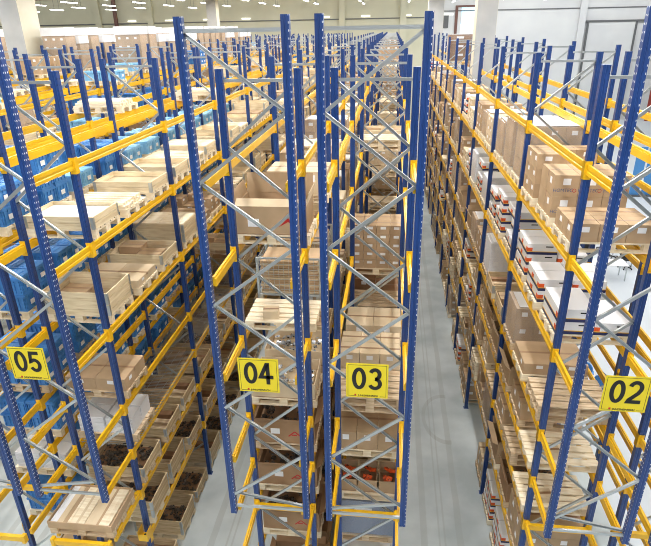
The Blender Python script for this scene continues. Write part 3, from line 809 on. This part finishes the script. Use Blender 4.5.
# ------------------------------------------------------------------ the building
fl = MB().box(-60, 40, -12, 74, -.2, 0, 'concrete'); fo = structure('floor', fl)
fm = bpy.data.materials.new('floor_concrete'); fm.use_nodes = True; nt = fm.node_tree; b = nt.nodes['Principled BSDF']
b.inputs['Roughness'].default_value = .55
tc = nt.nodes.new('ShaderNodeTexCoord'); sp = nt.nodes.new('ShaderNodeSeparateXYZ'); nt.links.new(tc.outputs['Object'], sp.inputs[0])
def M(op, a, b_=None):
    n = nt.nodes.new('ShaderNodeMath'); n.operation = op
    for i, v in enumerate((a, b_)):
        if v is None: continue
        if isinstance(v, (int, float)): n.inputs[i].default_value = v
        else: nt.links.new(v, n.inputs[i])
    return n.outputs[0]
nz = nt.nodes.new('ShaderNodeTexNoise'); nz.inputs['Scale'].default_value = .7; nz.inputs['Detail'].default_value = 6; nt.links.new(tc.outputs['Object'], nz.inputs[0])
xm = M('MODULO', M('ADD', sp.outputs[0], 46.9-1.40), 4.69)     # 0 at the middle of an aisle
xm2 = M('ABSOLUTE', M('SUBTRACT', M('MODULO', M('ADD', xm, 2.345), 4.69), 2.345))
band = M('LESS_THAN', M('ABSOLUTE', M('SUBTRACT', xm2, M('ADD', .36, M('MULTIPLY', nz.outputs[0], .08)))), .075)
thin = M('LESS_THAN', M('ABSOLUTE', M('SUBTRACT', xm2, .06)), .02)
rp = nt.nodes.new('ShaderNodeValToRGB'); rp.color_ramp.elements[0].position = .35; rp.color_ramp.elements[1].position = .62
rp.color_ramp.elements[0].color = lin((166, 175, 176)); rp.color_ramp.elements[1].color = lin((196, 203, 203)); nt.links.new(nz.outputs[0], rp.inputs[0])
mx = nt.nodes.new('ShaderNodeMix'); mx.data_type = 'RGBA'; nt.links.new(rp.outputs[0], mx.inputs[6]); mx.inputs[7].default_value = lin((128, 124, 112))
rd = M('SQRT', M('ADD', M('POWER', M('SUBTRACT', sp.outputs[0], 1.80), 2), M('POWER', M('MULTIPLY', M('SUBTRACT', sp.outputs[1], 13.2), .6), 2)))
ring = M('MULTIPLY', M('LESS_THAN', M('ABSOLUTE', M('SUBTRACT', rd, .62)), .05), M('LESS_THAN', sp.outputs[0], 1.9))
nt.links.new(M('MULTIPLY', M('MULTIPLY', M('ADD', M('ADD', band, thin), ring), nz.outputs[0]), .4), mx.inputs[0]); 
mx2 = nt.nodes.new('ShaderNodeMix'); mx2.data_type = 'RGBA'; nt.links.new(mx.outputs[2], mx2.inputs[6]); mx2.inputs[7].default_value = lin((206, 212, 218))  # paler floor in the hall: its brighter light put into the colour
nt.links.new(M('GREATER_THAN', sp.outputs[0], 5.2), mx2.inputs[0]); nt.links.new(mx2.outputs[2], b.inputs['Base Color'])
fo.data.materials.clear(); fo.data.materials.append(fm)
YB = 70
structure('wall_back', MB().box(-60, 5, YB, YB+.3, 0, 16, 'wall_beige'))
structure('wall_back_right', MB().box(5, 40, YB, YB+.3, 0, 16, 'wall_white'))
structure('wall_left', MB().box(-60.3, -60, -12, YB, 0, 16, 'wall_beige'))
structure('wall_right', MB().box(40, 40.3, -12, YB, 0, 16, 'wall_white'))
structure('ceiling', MB().box(-60, 40, -12, YB, 16, 16.2, 'ceiling_paint'))
for cx, cy, w, d, nm in COLS:
    o = structure('column_'+nm.replace(' ', '_'), MB().box(cx-w/2, cx+w/2, cy-d/2, cy+d/2-.001, 0, 16, 'concrete').box(cx-w/2-.01, cx-w/2, cy-d/2, cy+d/2, 0, 16, 'concrete_cream').box(cx+w/2, cx+w/2+.01, cy-d/2, cy+d/2, 0, 16, 'concrete_cream'), 'concrete column standing among the racks')
for i, x in enumerate((-44, -35.6, -29, -21.5, -6, 1, 20.6, 30)):
    structure('trim_%d' % (i+1), MB().box(x-.35, x+.35, YB-.4, YB, 0, 16, 'wall_beige' if x < 5 else 'wall_white'))
structure('trim_20', MB().box(-60, 5, YB-.12, YB, H+.9, H+1.0, 'dark_grey'))
structure('trim_21', MB().box(5, 40, YB-.12, YB, H+1.5, H+1.6, 'dark_grey'))
# high window with the daylight behind it, vent and sliding door
w = MB().box(7.1, 10.2, YB-.05, YB-.01, H-.8, H+.7, 'sky_white').box(7.5, 10.2, YB-.06, YB-.05, H+.2, H+1.9, 'sky_glass').box(7.1, 7.5, YB-.07, YB-.06, H-.8, H+1.9, 'wall_white')
structure('window_1', w)
structure('trim_22', MB().box(6.8, 7.1, YB-.15, YB-.01, H-.9, H+2.1, 'pipe_brown').box(7.1, 10.3, YB-.15, YB-.01, H+1.9, H+2.1, 'pipe_brown'))
v = link('wall_vent', MB().box(5.3, 6.1, YB-.15, YB-.01, H-.2, H+1.1, 'dark_grey').mesh('wall_vent')); tag(v, 'small grey vent panel high on the back wall', 'vent')
d = MB().box(21.4, 26.3, YB-.2, YB-.02, 0, H+.1, 'wall_white'); structure('door_1', d)
structure('trim_23', MB().box(20.9, 36, YB-.3, YB-.21, H+.1, H+.3, 'dark_grey').box(21.2, 21.4, YB-.3, YB-.21, 0, H+.1, 'dark_grey').box(26.3, 26.5, YB-.3, YB-.21, 0, H+.1, 'dark_grey'))
p = link('sprinkler_pipe', MB().box(-46, -25, 60, 60.25, H+3.2, H+3.45, 'pipe_red').mesh('sprinkler_pipe')); tag(p, 'red sprinkler pipe running under the roof at upper left', 'pipe')
p = link('drain_pipe', MB().box(-33.4, -33.0, YB-.7, YB-.45, 0, 16, 'pipe_brown').mesh('drain_pipe')); tag(p, 'brown vertical pipe on the beige back wall', 'pipe')
p = link('drain_pipe', MB().box(29.0, 29.3, YB-1.2, YB-.95, 0, 16, 'pipe_red').mesh('drain_pipe')); tag(p, 'red vertical pipe on the white back wall at the right edge', 'pipe')

# lights: strips over every aisle
lamp = MB().box(-.08, .08, -1.2, 1.2, 0, .06, 'strip_light'); lampm = lamp.mesh('tube')
housing = MB().box(-.12, .12, -1.25, 1.25, .06, .1, 'dark_grey').box(-.01, .01, -.5, -.48, .1, 3.2, 'dark_grey').box(-.01, .01, .48, .5, .1, 3.2, 'dark_grey').mesh('housing')
RL = random.Random(2)
for k in range(-3, 10):
    xa = 1.40-4.69*k
    for j in range(6):
        y = 34+j*7+(3 if k % 2 else 0)
        if y > 68: continue
        q = px((xa, y, H+2.3))
        if not q or q[0] < -10 or q[0] > 661 or q[1] < -8: continue
        o = link('strip_light', None, None, (xa, y, H+2.3))
        link('tube', lampm, o); link('housing', housing, o)
        side = ('over the aisle between racks 03 and 02' if k == 0 else 'over the aisle between racks 04 and 05' if k == 1 else 'over an open area right of the racks' if k < 0 else 'over the %s aisle left of rack 05' % ORD[k-1])
        tag(o, 'white fluorescent strip hanging %s, %s along' % (side, ORD[j+1]), 'ceiling light', 'fluorescent strips over the aisles')
for i in range(9):  # glowing bars standing for light glints on the wall, no fixtures
    x = 1.4-4.69*(i-1)
    o = link('wall_glint', MB().box(-.5, .5, -.1, 0, 0, .12, 'glint_glow').mesh('wall_glint'), None, (x, YB-.02, H+1.15)); tag(o, 'bright light glint on the back wall above the end of the racks', 'light glint', 'light glints on the back wall')
def area(name, loc, sx, sy, e, rot=(0, 0, 0), col=(1, 1, 1)):
    l = bpy.data.lights.new(name, 'AREA'); l.shape = 'RECTANGLE'; l.size = sx; l.size_y = sy; l.energy = e; l.color = col
    o = bpy.data.objects.new(name, l); C.objects.link(o); o.location = loc; o.rotation_euler = rot; return o
for k in range(-1, 7):
    area('aisle_lamp', (1.40-4.69*k, 27, H+2.2), .5, 72, 2500 if k > -1 else 3000)
area('hall_fill', (16, 30, H+3), 14, 60, 3600, col=(.95, .98, 1))  # unseen panel added to brighten the hall in place of daylight
area('wall_fill', (-22, 61, H+5), 74, .6, 1700, rot=(math.radians(62), 0, 0))  # unseen fill added to brighten the beige back wall
area('wall_fill', (24, 61, H+5), 30, .6, 1300, rot=(math.radians(62), 0, 0))  # unseen fill added for the white part of the back wall
area('front_fill', (0, -6, H+4), 30, 6, 120, rot=(math.radians(35), 0, 0))  # unseen fill added behind the camera for the faces turned to it

# ------------------------------------------------------------------ right-hand hall: desks, chairs, banners
def desk(x, y, label):
    o = link('desk', None, None, (x, y, 0)); link('desktop', MB().box(-.8, .8, -.4, .4, .72, .75, 'white').mesh('desktop'), o)
    for sx in (-1, 1):
        for sy in (-1, 1): link('leg', MB().box(sx*.74-.02, sx*.74+.02, sy*.35-.02, sy*.35+.02, 0, .72, 'galv').mesh('leg'), o)
    tag(o, label, 'desk', 'desks in the hall')
def chair(x, y, rz, label, m='black'):
    o = link('office_chair', None, None, (x, y, 0), rz)
    link('seat', MB().cyl((0, 0), .24, .44, .5, m).mesh('seat'), o)
    R = Matrix.Translation((0, .24, .72)) @ Matrix.Rotation(math.pi/2, 4, 'X'); b_ = MB(); b_.cyl((0, 0), .23, -.03, .03, m, 16); b_.v = [tuple(R @ Vector(q)) for q in b_.v]; link('backrest', b_.mesh('backrest'), o)
    link('gas_lift', MB().cyl((0, 0), .025, .08, .44, 'chrome', 8).box(-.02, .02, .2, .24, .46, .6, 'black').mesh('gas_lift'), o)
    bs = MB()
    for k in range(5): a = k*2*math.pi/5; bs.solid((0, 0, .1), (.3*math.cos(a), .3*math.sin(a), .06), .04, .03, 'black'); bs.cyl((.3*math.cos(a), .3*math.sin(a)), .03, 0, .05, 'black', 8)
    link('star_base', bs.mesh('star_base'), o); tag(o, label, 'chair', 'office chairs in the hall')
def at(x, y, z=0):
    d = fw + rt*((x-325.5)/FPX) - up*((y-273)/FPX); t = (z-H)/d.z; return CAM + d*t
for (x, y, l) in ((607, 262, 'white desk in the hall, seen below the cartons of rack 02'), (648, 250, 'white desk at the right edge beyond the black chairs')):
    q = at(x, y, .75); desk(q.x, q.y, l)
for (x, y, l) in ((625, 268, 'black round backed office chair beside the desk, seen right of rack 02'), (612, 258, 'black office chair nearest to the back desk'), (641, 243, 'black office chair near the right edge of the view'), (603, 249, 'black office chair behind the white desk, half hidden by the pallet'), (589, 262, 'black office chair left of the white desk')):
    q = at(x, y, 0); chair(q.x, q.y, .4, l)
for (x, y, l) in ((599, 398, 'blue round seated chair below left of the 02 sign'), (583, 384, 'blue round seated chair left of the 02 sign')):
    q = at(x, y, 0); chair(q.x, q.y, 2.6, l, 'plastic_blue')
for i, (x, w_) in enumerate(((633, 6), (645, 7), (655, 5))):
    q = at(x, 196, 0); z = 3.2
    o = link('blue_banner', MB().box(-.3, .3, -.02, .02, .1, z, 'banner_blue').box(-.35, .35, -.2, .2, 0, .1, 'dark_grey').mesh('blue_banner'), None, (q.x, q.y, 0)); tag(o, 'tall blue upright panel in the hall, %s of three' % ORD[i+1], 'panel', 'tall blue panels')

# ------------------------------------------------------------------ world, colour
W = bpy.data.worlds.new('w'); bpy.context.scene.world = W; W.use_nodes = True
W.node_tree.nodes['Background'].inputs[0].default_value = (.95, .98, 1, 1); W.node_tree.nodes['Background'].inputs[1].default_value = .12
sc = bpy.context.scene
sc.view_settings.view_transform = 'Standard'; sc.view_settings.look = 'None'; sc.view_settings.exposure = 0.0; sc.view_settings.gamma = 1
sc.cycles.max_bounces = 6; sc.cycles.diffuse_bounces = 4; sc.cycles.transparent_max_bounces = 12
sc.cycles.use_denoising = True; sc.cycles.filter_width = 1.0
print('OBJECTS', len(sc.objects))
